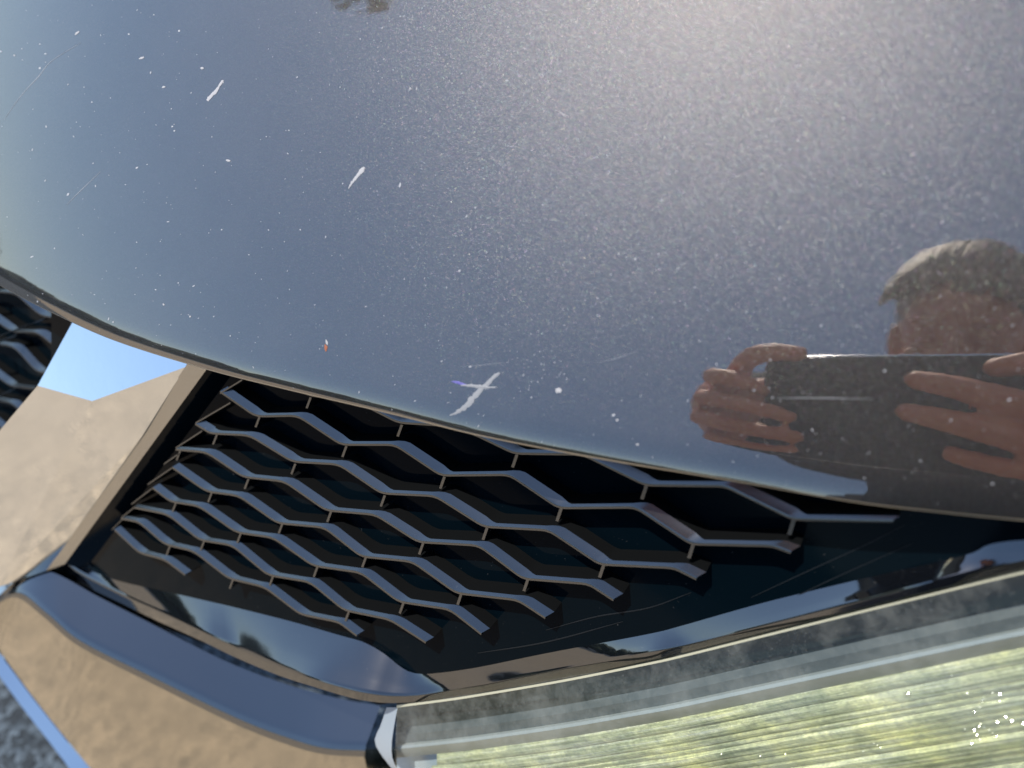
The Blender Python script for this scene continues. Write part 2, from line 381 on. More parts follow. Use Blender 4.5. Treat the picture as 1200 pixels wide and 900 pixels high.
bars = [
 [(330, 440), (363, 463), (408, 464), (467, 494), (515, 497), (555, 507), (603, 530), (683, 531), (757, 567), (850, 568), (930, 607), (1047, 609)],
 [(258, 458), (300, 487), (349, 486), (400, 520), (463, 520), (517, 556), (597, 555), (655, 594), (745, 593), (810, 636), (905, 638), (927, 646)],
 [(229, 496), (247, 507), (292, 509), (343, 540), (397, 543), (447, 577), (510, 580), (567, 616), (643, 620), (703, 660), (790, 664), (816, 677)],
 [(206, 526), (242, 529), (285, 558), (333, 563), (382, 597), (440, 602), (490, 634), (561, 638), (613, 677), (690, 683), (719, 702)],
 [(202, 547), (242, 575), (280, 580), (325, 612), (380, 617), (423, 651), (483, 657), (535, 694), (607, 702), (639, 723)],
 [(179, 571), (200, 587), (233, 592), (277, 623), (320, 629), (367, 662), (423, 670), (467, 704), (527, 713), (564, 742)],
 [(157, 594), (197, 602), (234, 632), (272, 638), (314, 673), (363, 681), (403, 714), (457, 725), (499, 752)],
 [(142, 607), (163, 611), (193, 637), (227, 645), (268, 677), (310, 687), (352, 719), (397, 728), (418, 744)],
 [(134, 620), (163, 647), (193, 655), (217, 673)]]
for b in bars: bar(b)
for a, b in (((258, 460), (284, 444)), ((229, 495), (270, 471)), ((206, 524), (237, 504)), ((192, 543), (208, 532)), ((173, 567), (202, 547)), ((154, 590), (179, 571)), ((142, 606), (157, 594)), ((131, 620), (144, 607))):
    bar([a, b], 'grille_side_rib', w=1.5)
fins = [[(363, 465), (470, 497), (605, 532), (757, 568), (930, 608)], [(303, 488), (405, 522), (520, 558), (657, 595), (812, 637)],
 [(253, 509), (345, 543), (450, 580), (570, 618), (707, 661)], [(210, 528), (290, 561), (387, 599), (495, 636), (618, 678)],
 [(247, 577), (330, 613), (428, 652), (540, 695)], [(205, 589), (281, 625), (371, 664), (472, 706)], [(238, 634), (319, 675), (408, 716)], [(198, 640), (272, 679)]]
def fin(px, py, Gf=G, par=None, k=1.):
    z = camz(Gf(px, py)) / GS; s = 13.5 / z * k; w = V((1, 0, 0)); w = (w - nG * w.dot(nG)).normalized() * .0006
    t0 = Gf(px, py, .0004) + VD * .0004; b0 = on(px - .28 * s, py + s, t0, mixn(n_fr, nG, .5)); lim = (b0 - G0).dot(nG)
    b0 = b0 + nG * (max(lim, -.0055) - lim) if lim < -.0055 else b0
    b1 = b0 - nG * ((b0 - G0).dot(nG) + PD - .0004); t1 = t0 - nG * (PD - .001)
    vs = [t0 - w, b0 - w, b1 - w, t1 - w, t0 + w, b0 + w, b1 + w, t1 + w]
    mesh('grille_strut', vs, [(0, 1, 2, 3), (4, 7, 6, 5), (0, 4, 5, 1), (1, 5, 6, 2), (3, 2, 6, 7), (0, 3, 7, 4)], M['bar'], par or grille)
for r in fins:
    for p in r: fin(*p)

# ---- chrome blade between the two grilles (depths chosen facet by facet)
def facet_solid(name, vs, fs, m, parent, auto=20, bev=.0012):
    o = mesh(name, vs, fs, m, parent, auto=auto)
    if bev:
        md = o.modifiers.new('bevel', 'BEVEL'); md.width = bev; md.segments = 3; md.limit_method = 'ANGLE'; md.angle_limit = math.radians(8); md.harden_normals = False
    return o
Fl = [G(226, 427) + nG * .004, G(62, 665) + nG * .004]
nTop = V((-.10, -.42, .90)).normalized(); nMain = V((-.16, -.90, .42)).normalized(); _c = (on(108, 470, Fl[0], nMain) - Fl[0]).normalized(); nTop = (nTop - _c * nTop.dot(_c)).normalized(); nSl = V((-.06, -.795, .60)).normalized()
B1 = Fl[0]; Bb = Fl[1]
Cc = on(108, 470, B1, nMain); Dd = on(44, 452, Cc, nTop)
Aa = on(88, 372, Cc, nTop); Bt = on(228, 412, Cc, nTop)
E1 = on(166, 512, B1, nMain); E0 = on(-2, 688, Bb, nSl)
left_low = on(-140, 690, E0, nMain); left_up = on(-60, 575, Dd, nMain)
def under(p, d=.03): return p - nG * d
vsb = [Aa, B1, Cc, Dd, E1, Bb, E0, left_low, left_up, on(92, 350, Cc, nTop), on(232, 395, Cc, nTop)]
fsb = [(0, 3, 2), (0, 2, 1), (0, 1, 10, 9), (2, 3, 8, 6), (1, 2, 4), (2, 6, 4), (4, 6, 5), (4, 5, 1), (6, 8, 7)]
nb0 = len(vsb); vsb += [under(v) for v in (Aa, Dd, left_up, left_low)]
fsb += [(0, nb0, nb0 + 1, 3), (3, nb0 + 1, nb0 + 2, 8), (8, nb0 + 2, nb0 + 3, 7)]
blade = own(facet_solid('chrome_blade', vsb, fsb, M['chrome'], car, auto=6, bev=0))
# satin return along the blade's right edge
n = 24
l0 = [B1.lerp(Bb, t) for t in np.linspace(-.12, 1, n)]
q0 = [on(x, y, G0 + nG * .0015, nG) for x, y in zip(np.linspace(266, 76, n), np.linspace(400, 661, n))]
q1 = [p - nG * .012 for p in q0]
l1 = [a + nG * .0004 for a in l0]
loft('blade_edge', [[p - nG * .004 for p in l0], l1, q0], M['satin'], blade, auto=30)
side = own(loft('grille_side_wall', [q0, [GP(x, y) for x, y in zip(np.linspace(292, 100, n), np.linspace(412, 668, n))]], M['black'], car))

# ---- centre grille, left of the blade
G2o = G0 - nG * .035
def G2(px, py, depth=0.): return on(px, py, G2o, nG) - nG * depth
xs2 = np.linspace(-320, 110, 12)
cg = own(loft('centre_grille', [[G2(x, 250, PD) for x in xs2], [G2(x, 640, PD) for x in xs2]], M['black'], car))
for b in ([(-90, 315), (-62, 316), (-33, 340), (-10, 341), (18, 343), (47, 369), (80, 375), (110, 392)],
          [(-80, 342), (-52, 362), (-22, 363), (13, 388), (44, 389), (68, 408), (100, 413)],
          [(-70, 375), (-42, 377), (-18, 400), (17, 406), (43, 435), (75, 440)],
          [(-80, 403), (-52, 423), (-24, 425), (12, 452), (40, 455)],
          [(-100, 418), (-72, 440), (-40, 443), (-14, 466), (14, 472), (34, 490)],
          [(-90, 460), (-65, 462), (-40, 484), (-12, 490), (10, 508)]):
    bar(b, 'grille_bar', cg, G2, w=17)
for p in ((53, 372), (-10, 343), (20, 391), (-42, 365), (-5, 403), (18, 454), (-34, 442)): fin(p[0], p[1], G2, cg)

# ---- lower bumper blade under the grille surround
t0_ = [(-10, 706), (30, 672), (62, 671), (115, 699), (170, 727), (265, 775), (340, 803), (400, 819), (446, 827)]
t1_ = [(-12, 710), (24, 690), (60, 716), (98, 747), (181, 788), (283, 837), (345, 860), (385, 871), (429, 873)]
t2_ = [(-14, 716), (18, 700), (52, 724), (92, 757), (174, 799), (276, 849), (338, 873), (380, 884), (427, 887)]
t3_ = [(-16, 738), (-2, 760), (40, 818), (78, 866), (110, 905), (160, 960), (230, 1010), (330, 1040), (460, 1050)]
r0, r1, r2, r3 = multi([t0_, t1_, t2_, t3_], 90)
gB = G(85, 688) - nG * .004; base0 = [on(*p, gB, V((-.20, -.64, .74)).normalized()) for p in r0]
nB = V((.04, -.22, .97)).normalized(); nT = V((-.28, -.80, .53)).normalized()
b1 = [on(*q, p, nB) for p, q in zip(base0, r1)]
b1a = [on(*(q * .55 + w * .45), p, mixn(nB, nT, .45)) for p, q, w in zip(b1, r1, r2)]
b2 = [on(*q, p, mixn(nB, nT, .8)) for p, q in zip(b1a, r2)]
mid3 = r2 * .45 + r3 * .55
b3a = [on(*q, p, V((-.28, -.81, .51)).normalized()) for p, q in zip(b2, mid3)]
b3 = [on(*q, p, V((-.30, -.82, .47)).normalized()) for p, q in zip(b3a, r3)]
lowb = own(loft('bumper_blade', [b2, b3a, b3, [p + V((.02, .1, -.03)) for p in b3]], M['dchrome'], car, auto=40))
loft('black_band', [[p - V((0, 0, .02)) for p in base0], base0, b1, b1a, b2], M['band'], lowb, auto=60, hold=.12)
# chrome strip along the lower left edge of the bumper
cs = multi([[(-60, 690), (-2, 764), (40, 820), (80, 870), (108, 903), (170, 975)], [(-72, 698), (-13, 776), (27, 830), (66, 880), (93, 916), (150, 990)]], 30)
c0 = [P(x, y, .62) for x, y in cs[0]]; nC = V((-.2, -.25, .95)).normalized()
c1 = [on(*q, p, nC) for p, q in zip(c0, cs[1])]
own(loft('bumper_chrome_trim', [[p + V((.01, .06, -.01)) for p in c0], c0, c1, [p + V((0, .03, -.03)) for p in c1]], M['chrome'], car, auto=30))
# dark inner body behind the gaps
def body_plane(name, pts, z, m):
    return own(mesh(name, [P(x, y, z) for x, y in pts], [tuple(range(len(pts)))], m, car))
vb = [on(x, y, G0 - nG * .05, nG) for x, y in ((60, 640), (420, 770), (640, 760), (1400, 560), (1400, 622), (640, 800), (445, 826), (60, 690))]
own(mesh('bumper_beam', vb, [tuple(range(8))], M['under'], car))

# ---- headlight
M['shaded_bezel'] = mat('headlight_shaded_bezel', (.010, .016, .018), .45)
M['ledge'] = mat('silver_ledge', (.36, .40, .43), .45, .3)
def reflector_material():
    m = mat('yellowed_reflector', (.62, .66, .36), .3, .25); p = m.node_tree.nodes['Principled BSDF']
    co = coords(m, kind='UV', vec=(9, 420, 1)); a = noise_n(m, co, 1.6, 7, .72)
    r = ramp(m, a.outputs[0], [(.34, (.20, .24, .20)), (.44, (.46, .49, .33)), (.52, (.66, .68, .47)), (.58, (.80, .81, .69)), (.68, (.42, .48, .42))]); L(m, r.outputs[0], p.inputs['Base Color'])
    big = noise_n(m, coords(m, vec=(22, 60, 60)), 1, 5, .7); br = ramp(m, big.outputs[0], [(.36, (.62, .66, .68)), (.52, (.92, .92, .88)), (.66, (1.25, 1.2, 1.0))])
    fine = noise_n(m, coords(m, vec=(260, 500, 500)), 1, 5, .8); fr_ = ramp(m, fine.outputs[0], [(.35, (.7, .7, .72)), (.6, (1.15, 1.15, 1.1))])
    mm = N(m, 'ShaderNodeMix', data_type='RGBA', blend_type='MULTIPLY'); mm.inputs[0].default_value = 1; L(m, r.outputs[0], mm.inputs[6]); L(m, br.outputs[0], mm.inputs[7])
    m3 = N(m, 'ShaderNodeMix', data_type='RGBA', blend_type='MULTIPLY'); m3.inputs[0].default_value = 1; L(m, mm.outputs[2], m3.inputs[6]); L(m, fr_.outputs[0], m3.inputs[7]); L(m, m3.outputs[2], p.inputs['Base Color'])
    c2 = coords(m, kind='UV', vec=(30, 1500, 1)); b = noise_n(m, c2, 2, 4); L(m, bump(m, b.outputs[0], .7, .0008), p.inputs['Normal']); return m
M['reflector'] = reflector_material()
def lens_material():
    m = mat('hazed_lens', (1, 1, 1), .04); nt = m.node_tree; out = nt.nodes['Material Output']
    tr = N(m, 'ShaderNodeBsdfTransparent'); tr.inputs[0].default_value = (.96, .98, .93, 1)
    gl = N(m, 'ShaderNodeBsdfGlossy'); gl.inputs['Roughness'].default_value = .06
    df = N(m, 'ShaderNodeBsdfDiffuse'); df.inputs[0].default_value = (.72, .74, .68, 1)
    lw = N(m, 'ShaderNodeLayerWeight'); lw.inputs[0].default_value = .5
    fr = math_n(m, 'ADD', math_n(m, 'MULTIPLY', math_n(m, 'POWER', lw.outputs['Facing'], 4), .6), .03)
    m1 = N(m, 'ShaderNodeMixShader'); L(m, fr, m1.inputs[0]); L(m, tr.outputs[0], m1.inputs[1]); L(m, gl.outputs[0], m1.inputs[2])
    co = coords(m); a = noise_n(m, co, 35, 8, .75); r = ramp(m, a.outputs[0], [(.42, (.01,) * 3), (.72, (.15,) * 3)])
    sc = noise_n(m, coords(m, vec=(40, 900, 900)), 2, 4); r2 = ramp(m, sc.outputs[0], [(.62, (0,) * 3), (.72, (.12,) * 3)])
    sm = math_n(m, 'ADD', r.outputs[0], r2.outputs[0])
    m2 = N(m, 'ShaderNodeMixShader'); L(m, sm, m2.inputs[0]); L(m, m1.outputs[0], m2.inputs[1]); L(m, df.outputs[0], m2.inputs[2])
    L(m, m2.outputs[0], out.inputs[0]); return m
M['frost'] = mat('frosted_end', (.42, .50, .58), .28, .3); 
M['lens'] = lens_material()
M['gasket'] = mat('pale_gasket', (.72, .70, .52), .35, .2)
hl = empty('headlight', (0, 0, 0)); hl.parent = car; own(hl)
T = [(465, 829), (520, 822), (560, 816), (660, 799), (760, 779), (800, 770), (933, 737), (1067, 704), (1200, 672), (1350, 640)]
Bm = [(462, 905), (520, 960), (570, 1000), (680, 1010), (780, 1010), (830, 1010), (960, 1010), (1090, 1010), (1220, 1010), (1370, 1010)]
tT, tB = multi([T, Bm], 70)
nL = V((-.42, -.50, .76)).normalized()
pT = [on(*p, G0 - nG * .004, nG) for p in tT]
lensrails = [[p - nL * .012 for p in pT], pT]
for k, f in enumerate((.03, .08, .2, .4, .7, 1.0)):
    q = tT * (1 - f) + tB * f
    nn = mixn(V((-.35, -.25, .9)).normalized(), V((-.48, -.66, .58)).normalized(), min(1, f * 1.4))
    lensrails.append([on(*x, p, nn) for x, p in zip(q, lensrails[-1])])
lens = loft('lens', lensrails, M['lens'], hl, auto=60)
# side wall of the lens at its inner corner
w0 = [(453, 829), (446, 850), (439, 868), (447, 885), (466, 910), (500, 960)]; w1 = [(466, 829), (462, 850), (459, 872), (461, 892), (476, 915), (520, 965)]
a_, b_ = multi([w0, w1], 20)
wb = [on(*p, G0 - nG * .0045, nG) for p in b_]
loft('lens_corner', [[on(*q, p, V((-.85, -.30, .45)).normalized()) for p, q in zip(wb, a_)], wb], M['frost'], hl, auto=60)
# gasket line
gl0 = [p + nL * .0002 for p in pT]
gk = spline([(p[0], p[1] - 2.6) for p in T], 70)
loft('gasket', [gl0, [on(*q, p, n_fr) for q, p in zip(gk, gl0)]], M['gasket'], hl)
def inner_strip(name, f0, f1, d0, d1, m):
    a = tT * (1 - f0) + tB * f0; b = tT * (1 - f1) + tB * f1
    return loft(name, [[on(*x, p - nL * d0, nL) for x, p in zip(a, pT)], [on(*x, p - nL * d1, nL) for x, p in zip(b, pT)]], m, hl)
def lineat(dy): return spline([(x, y + dy * k) for (x, y), k in zip(T, (.72, .74, .76, .80, .84, .86, .93, 1.0, 1.06, 1.12))], 70)
def strip(name, ys, m, depths, auto=25, x0=0):
    rails = []
    for dy, d in zip(ys, depths): 
        q = lineat(dy)
        if x0:
            xs_ = np.linspace(x0, q[-1][0], 70); q = np.stack([xs_, np.interp(xs_, q[:, 0], q[:, 1])], 1)
        pl = pT
        if x0: f_ = np.interp(q[:, 0], lineat(dy)[:, 0], np.arange(70)); pl = [pT[int(k_)].lerp(pT[min(69, int(k_) + 1)], float(k_ - int(k_))) for k_ in f_]
        rails.append([on(*c, p - nL * d, nL) for c, p in zip(q, pl)])
    return loft(name, rails, m, hl, auto=auto)
M['teal'] = mat('shaded_housing', (.012, .022, .026), .35); M['smoke'] = mat('smoked_housing', (.085, .098, .105), .4, .2); M['tan'] = mat('dull_ledge', (.34, .33, .29), .5, .2)
strip('shaded_bezel', (-16, 20, 34), M['teal'], (.004, .016, .018))  # the rim's shadow band is put into this strip's dark colour
strip('housing_step', (34, 46, 60), M['smoke'], (.018, .017, .018))
strip('silver_ledge', (60, 63, 68), M['ledge'], (.0180, .016, .0160))
strip('inner_ledge', (68, 75, 82), M['tan'], (.0162, .018, .022))
loft('housing_end', [[on(*q, p - nL * d, nL) for q, p in list(zip(lineat(dy), pT))[:9]] for dy, d in ((80, .030), (130, .034), (350, .040))], M['frost'], hl)
random.seed(5)
y = 82.; d = .022; k = 0
while y < 330:
    h = random.choice((7, 9, 12, 15, 18))
    o = strip('reflector_flute', (y, y + h * .35, y + h * .8, y + h), M['reflector'], (d, d - random.uniform(.0004, .0016), d - random.uniform(-.0003, .0008), d + .0014), auto=50, x0=512 - min(k, 4) * 6)
    y += h; d += .0006; k += 1

# tiny mirror quads added for glints, each angled to throw the sun back
M['facet'] = mat('mirror_facet', (.95, .97, .85), .09, 1)
vs = []; fs = []
for (cx, cy, sx, sy, cnt) in ((1172, 852, 26, 13, 24), (1110, 800, 40, 10, 4), (1000, 878, 40, 8, 4), (880, 886, 50, 8, 5), (1150, 822, 14, 6, 6), (700, 870, 60, 8, 3)):
    for _ in range(cnt):
        x, y = random.gauss(cx, sx), random.gauss(cy, sy)
        top = np.interp(x, [p[0] for p in T], [p[1] for p in T])
        if y < top + 92: y = top + 92 + random.uniform(0, 30)
        c = on(x, y, pT[int(np.clip(np.interp(x, tT[:, 0], np.arange(70)), 0, 69))] - nL * .0195, nL); hv = (SUN - ray(x, y).normalized()).normalized()
        hv = (hv + V([random.gauss(0, .045) for _ in range(3)])).normalized(); u = hv.orthogonal().normalized(); w = hv.cross(u); rr = random.uniform(.00006, .0002); b0 = len(vs)
        vs += [c + u * rr * 1.6, c + w * rr, c - u * rr * 1.3, c - w * rr * .8]; fs.append((b0, b0 + 1, b0 + 2, b0 + 3))
o = mesh('glint_facets', vs, fs, M['facet'], hl); o['kind'] = 'stuff'
# wiping marks on the black panel
M['wipe'] = mat('wipe_mark', (.008, .011, .014), .4, spec=.25)
for pts in ([(880, 700), (940, 672), (1010, 640), (1060, 615)], [(905, 712), (980, 676), (1070, 636)], [(640, 738), (700, 722), (760, 712), (810, 694)], [(560, 765), (640, 752), (730, 728)]):
    c = spline(pts, 20); rr_ = [[GP(x, y + s * (.35 + .5 * math.sin(i * .16))) + nG * .0002 for i, (x, y) in enumerate(c)] for s in (-1, 1)]
    loft('wipe_mark', rr_, M['wipe'], grille)
# low dark hedge across the lot, mirrored along the hood's left tip
M['leaf'] = mat('hedge_leaves', (.035, .05, .022), .8)
bmh = bmesh.new(); random.seed(11)
for k in range(230):
    a = math.radians(random.uniform(128, 262)); r = random.uniform(15, 17); h = random.uniform(.3, 1.7)
    mt = Matrix.Translation((r * math.cos(a), r * math.sin(a), h)) @ Matrix.Diagonal((random.uniform(.5, 1.1), random.uniform(.5, 1.1), random.uniform(.4, .75), 1))
    bmesh.ops.create_icosphere(bmh, subdivisions=2, radius=1, matrix=mt)
for v in bmh.verts: v.co += noise.noise_vector(v.co * 3.1) * .28
mh = bpy.data.meshes.new('hedge'); bmh.to_mesh(mh); bmh.free(); hedge = link('hedge', mh, M['leaf'])
tag(hedge, 'low dark leafy hedge far across the lot, mirrored at the left tip of the hood', 'hedge')

# tree whose crown tip is mirrored at the top of the hood
ab = hood_ab(440, -12); d_ = ray(440, -12).normalized(); n_ = hood_n(*ab); rt = (d_ - n_ * (2 * d_.dot(n_))).normalized()
cc = hood(*ab) + rt * 7.0
M['bark'] = mat('bark', (.12, .09, .06), .9); M['tleaf'] = mat('dry_leaves', (.20, .15, .08), .8)
tree = empty('tree', (cc.x - 1.2, cc.y + 3.2, 0)); tag(tree, 'brown leafy tree, its lowest branch tip mirrored at the top edge of the hood', 'tree')
ti = Matrix.Translation(-tree.location); base = V(tree.location)
bmt = bmesh.new(); random.seed(21)
up_ = (V((0, 1, .25)) - rt * V((0, 1, .25)).dot(rt)).normalized(); sd_ = rt.cross(up_)
for k in range(900):
    u = random.random() ** .7 * 3.2; wdt = .28 + u * .55
    c = cc + up_ * (u - .25) + sd_ * random.gauss(0, wdt * .45) + rt * random.gauss(0, .5)
    q = V([random.gauss(0, 1) for _ in range(3)]).normalized(); w = q.orthogonal(); r = random.uniform(.05, .13)
    bmt.faces.new([bmt.verts.new(c + q * r), bmt.verts.new(c + w * r * .5), bmt.verts.new(c - q * r), bmt.verts.new(c - w * r * .5)])
mt_ = bpy.data.meshes.new('crown'); bmt.to_mesh(mt_); bmt.free(); o = link('crown', mt_, M['tleaf'], tree); o.matrix_parent_inverse = ti

# =================================================================== THE PERSON (seen mirrored in the paint)
def mirror(p): return p - N0 * (2 * N0.dot(p - H0))
def MZ(px, py, zc):                          # the place behind the lens that is mirrored at this spot of the hood
    a = mirror(P(px, py, 0)); b = mirror(P(px, py, 1)); za, zb = camz(a), camz(b)
    t = (zc - za) / (zb - za); return a.lerp(b, t)
def cam_pt(x, y, z): return CAM + R_ * x + U_ * y + F_ * z
class Lump:
    def __init__(s): s.bm = bmesh.new()
    def ball(s, c, r, seg=12, rot=None):
        r = (r, r, r) if isinstance(r, (int, float)) else r
        mt = Matrix.Translation(c) @ (rot.to_matrix().to_4x4() if rot else Matrix()) @ Matrix.Diagonal((*r, 1))
        bmesh.ops.create_uvsphere(s.bm, u_segments=seg, v_segments=max(6, seg * 2 // 3), radius=1, matrix=mt)
    def limb(s, pts, rad, sub=6):
        pts = [V(p) for p in pts]
        data = spline([(*p, r) for p, r in zip(pts, rad)], sub * len(pts)) if len(pts) > 2 else [np.array((*pts[0].lerp(pts[1], t), rad[0] * (1 - t) + rad[1] * t)) for t in np.linspace(0, 1, sub * 2)]
        rings = []; prev = None
        for i, q in enumerate(data):
            c = V(q[:3]); t = V(data[min(i + 1, len(data) - 1)][:3]) - V(data[max(i - 1, 0)][:3]); t.normalize()
            u = (prev - t * prev.dot(t)) if prev else t.orthogonal(); u.normalize(); prev = u; w = t.cross(u)
            rings.append([s.bm.verts.new(c + (u * math.cos(a) + w * math.sin(a)) * q[3]) for a in np.linspace(0, 2 * math.pi, 12, endpoint=False)])
        for a, b in zip(rings, rings[1:]):
            for k in range(12): s.bm.faces.new((a[k], a[(k + 1) % 12], b[(k + 1) % 12], b[k]))
        s.bm.faces.new(rings[0][::-1]); s.bm.faces.new(rings[-1])
        s.ball(data[0][:3], float(data[0][3]) * .98, 10); s.ball(data[-1][:3], float(data[-1][3]) * .98, 10)
    def make(s, name, vox, m, parent, smooth_it=4):
        me = bpy.data.meshes.new(name); s.bm.to_mesh(me); s.bm.free()
        o = bpy.data.objects.new('tmp', me); COL.objects.link(o)
        md = o.modifiers.new('r', 'REMESH'); md.mode = 'VOXEL'; md.voxel_size = vox; md.use_smooth_shade = True
        if smooth_it: ms = o.modifiers.new('s', 'SMOOTH'); ms.iterations = smooth_it; ms.factor = .5
        me2 = bpy.data.meshes.new_from_object(o.evaluated_get(bpy.context.evaluated_depsgraph_get())); bpy.data.objects.remove(o)
        me2.name = name; me2.materials.clear()
        return link(name, me2, m, parent, True)
def skin_material():
    m = mat('skin', (.50, .25, .17), .5, 0); p = m.node_tree.nodes['Principled BSDF']
    a = noise_n(m, coords(m), 60, 5); r = ramp(m, a.outputs[0], [(.3, (.62, .21, .12)), (.7, (.76, .33, .20))]); L(m, r.outputs[0], p.inputs['Base Color'])
    b = noise_n(m, coords(m), 900, 3); L(m, bump(m, b.outputs[0], .3, .0004), p.inputs['Normal']); return m
def cloth_material(name, c):
    m = mat(name, c, .9); p = m.node_tree.nodes['Principled BSDF']
    a = noise_n(m, coords(m), 14, 5); L(m, bump(m, a.outputs[0], .6, .02), p.inputs['Normal']); return m
M['skin'] = skin_material(); M['shirt'] = cloth_material('dark_shirt', (.018, .018, .024)); M['trousers'] = cloth_material('dark_trousers', (.02, .022, .03))
tk = Lump(); tk.limb([base, base + V((.05, 0, 2.5)), base + V((.3, -.4, 4.6)), cc + up_ * 1.6], [.20, .16, .11, .05]); tk.limb([cc + up_ * 1.6, cc + up_ * .2], [.05, .015])
o = tk.make('trunk', .04, M['bark'], tree, 0); o.matrix_parent_inverse = ti; print('TREE', cc, rt)
HEAD = mirror(P(1152, 388, .84)); look = (cam_pt(.03, -.02, .15) - HEAD).normalized()
print('HEAD', HEAD, 'look', look)
person = empty('person', (HEAD.x, HEAD.y - .25, 0)); pinv = Matrix.Translation(-person.location)
tag(person, 'person in dark clothes holding up a phone with both hands, mirrored in the hood', 'person')
def ownp(o): o.matrix_parent_inverse = pinv; return o
hrot = (-look).to_track_quat('Y', 'Z') ; fx = look                      # face looks along 'look'
hu = (V((0, 0, 1)) - look * look.z).normalized(); hr = look.cross(hu).normalized()
def HP(r, u, f): return HEAD + hr * r + hu * u + look * f
HQ = Matrix((hr, look, hu)).transposed().to_quaternion()               # local x right, y face, z up
B = Lump()
B.ball(HP(0, .02, -.015), (.074, .094, .09), 24, HQ)                    # skull
B.ball(HP(0, -.045, .022), (.055, .062, .072), 20, HQ)                  # jaw
B.ball(HP(0, -.098, .062), (.022, .020, .018), 12, HQ)                  # chin
B.limb([HP(0, .005, .078), HP(0, -.02, .094), HP(0, -.034, .102)], [.008, .010, .012], 4)   # nose
B.ball(HP(0, -.066, .082), (.024, .012, .009), 12, HQ)                  # mouth
for s in (-1, 1):
    B.ball(HP(s * .031, .008, .068), (.015, .010, .009), 12, HQ); B.ball(HP(s * .033, .026, .070), (.024, .010, .007), 12, HQ)
    B.ball(HP(s * .078, -.012, -.005), (.010, .018, .030), 12, HQ); B.ball(HP(s * .04, -.03, .055), (.022, .020, .022), 12, HQ)
neck0 = HP(0, -.05, -.03); chest = V((.10, -.34, 1.17))
B.limb([HP(0, -.03, -.03), neck0.lerp(chest, .5), chest], [.056, .056, .07])
hips = V((.14, -.52, .86)); 
B.limb([chest, chest.lerp(hips, .5), hips], [.11, .12, .13])
shL = chest + V((-.17, .0, .02)); shR = chest + V((.17, 0, .02))
# hands ------------------------------------------------------------
def hand_pts(l): return [MZ(*p) for p in l]
lw = MZ(846, 486, -.075)                                              # left wrist, behind the phone
B.limb([lw, MZ(846, 484, -.045), MZ(850, 480, -.022)], [.024, .026, .022])
B.limb([MZ(856, 455, -.016), MZ(850, 490, -.018), MZ(854, 522, -.016)], [.011, .012, .010])
B.limb(hand_pts([(860, 452, -.012), (864, 430, -.006), (880, 415, .000), (906, 410, .002), (938, 411, .001)]), [.0095, .0075, .0068, .0062, .0052])      # index over the top
B.limb(hand_pts([(850, 450, -.012), (826, 442, .000), (842, 443, .010), (868, 450, .010), (892, 462, .004)]), [.0075, .0060, .0056, .0054, .0046])
B.limb(hand_pts([(850, 476, -.012), (812, 471, .000), (838, 474, .012), (882, 484, .018), (926, 497, .012)]), [.0075, .0058, .0054, .0051, .0043])
B.limb(hand_pts([(850, 500, -.012), (808, 496, .000), (836, 504, .012), (884, 515, .017), (936, 524, .011)]), [.0075, .0056, .0052, .0050, .0042])
B.limb(hand_pts([(854, 520, -.012), (822, 525, .000), (850, 534, .009), (892, 543, .013), (930, 544, .009)]), [.007, .0052, .0048, .0045, .0038])
B.limb([MZ(858, 470, -.022), MZ(885, 462, -.024), MZ(918, 455, -.022)], [.011, .009, .007])              # thumb on the screen side
rw = MZ(1425, 545, -.06)
B.limb([rw, MZ(1400, 535, -.03), MZ(1365, 522, -.012)], [.026, .028, .024])
B.limb([MZ(1350, 455, -.006), MZ(1355, 515, -.008), MZ(1360, 590, -.008)], [.011, .014, .010])
B.limb(hand_pts([(1350, 452, -.004), (1285, 428, -.002), (1235, 424, .002), (1182, 431, .003)]), [.0095, .0078, .0068, .0054])
B.limb(hand_pts([(1352, 490, .000), (1270, 490, .010), (1200, 475, .013), (1130, 456, .010), (1080, 446, .007)]), [.0095, .0080, .0075, .0068, .0054])
B.limb(hand_pts([(1355, 535, .000), (1265, 540, .011), (1195, 521, .015), (1125, 502, .012), (1070, 489, .008)]), [.0095, .0080, .0075, .0068, .0054])
B.limb(hand_pts([(1360, 582, -.002), (1290, 592, .008), (1230, 576, .013), (1175, 562, .012), (1128, 547, .009)]), [.0085, .0070, .0066, .0060, .0048])
B.limb([MZ(1355, 500, -.018), MZ(1300, 480, -.024), MZ(1245, 465, -.022)], [.012, .010, .008])
elL = MZ(975, 535, -.24); elR = V((.40, HEAD.y - .02, 1.02))
B.limb([shL, elL, lw], [.05, .042, .026]); B.limb([shR, elR, rw], [.05, .042, .026])
for s in (-1, 1):
    hp = hips + V((s * .09, 0, -.02)); B.limb([hp, V((hp.x + s * .02, hp.y + .05, .48)), V((hp.x + s * .03, hp.y, .09))], [.08, .055, .04])
body = ownp(B.make('body', .0022, M['skin'], person, 3))
Sh = Lump()
Sh.limb([chest + V((0, .01, .06)), chest, chest.lerp(hips, .5), hips + V((0, 0, -.02))], [.085, .15, .155, .165])
Sh.limb([shL + V((.1, 0, .0)), shL, elL, elL.lerp(lw, .8)], [.10, .075, .060, .042]); Sh.limb([shR - V((.1, 0, 0)), shR, elR, elR.lerp(rw, .8)], [.10, .075, .060, .042])
ownp(Sh.make('shirt', .009, M['shirt'], person, 4))
Tr = Lump(); Tr.limb([hips + V((-.05, 0, .04)), hips + V((.05, 0, .04))], [.15, .15])
for s in (-1, 1):
    hp = hips + V((s * .09, 0, -.02)); Tr.limb([hp, V((hp.x + s * .02, hp.y + .05, .48)), V((hp.x + s * .03, hp.y, .07))], [.105, .08, .065])
ownp(Tr.make('trousers', .01, M['trousers'], person, 4))
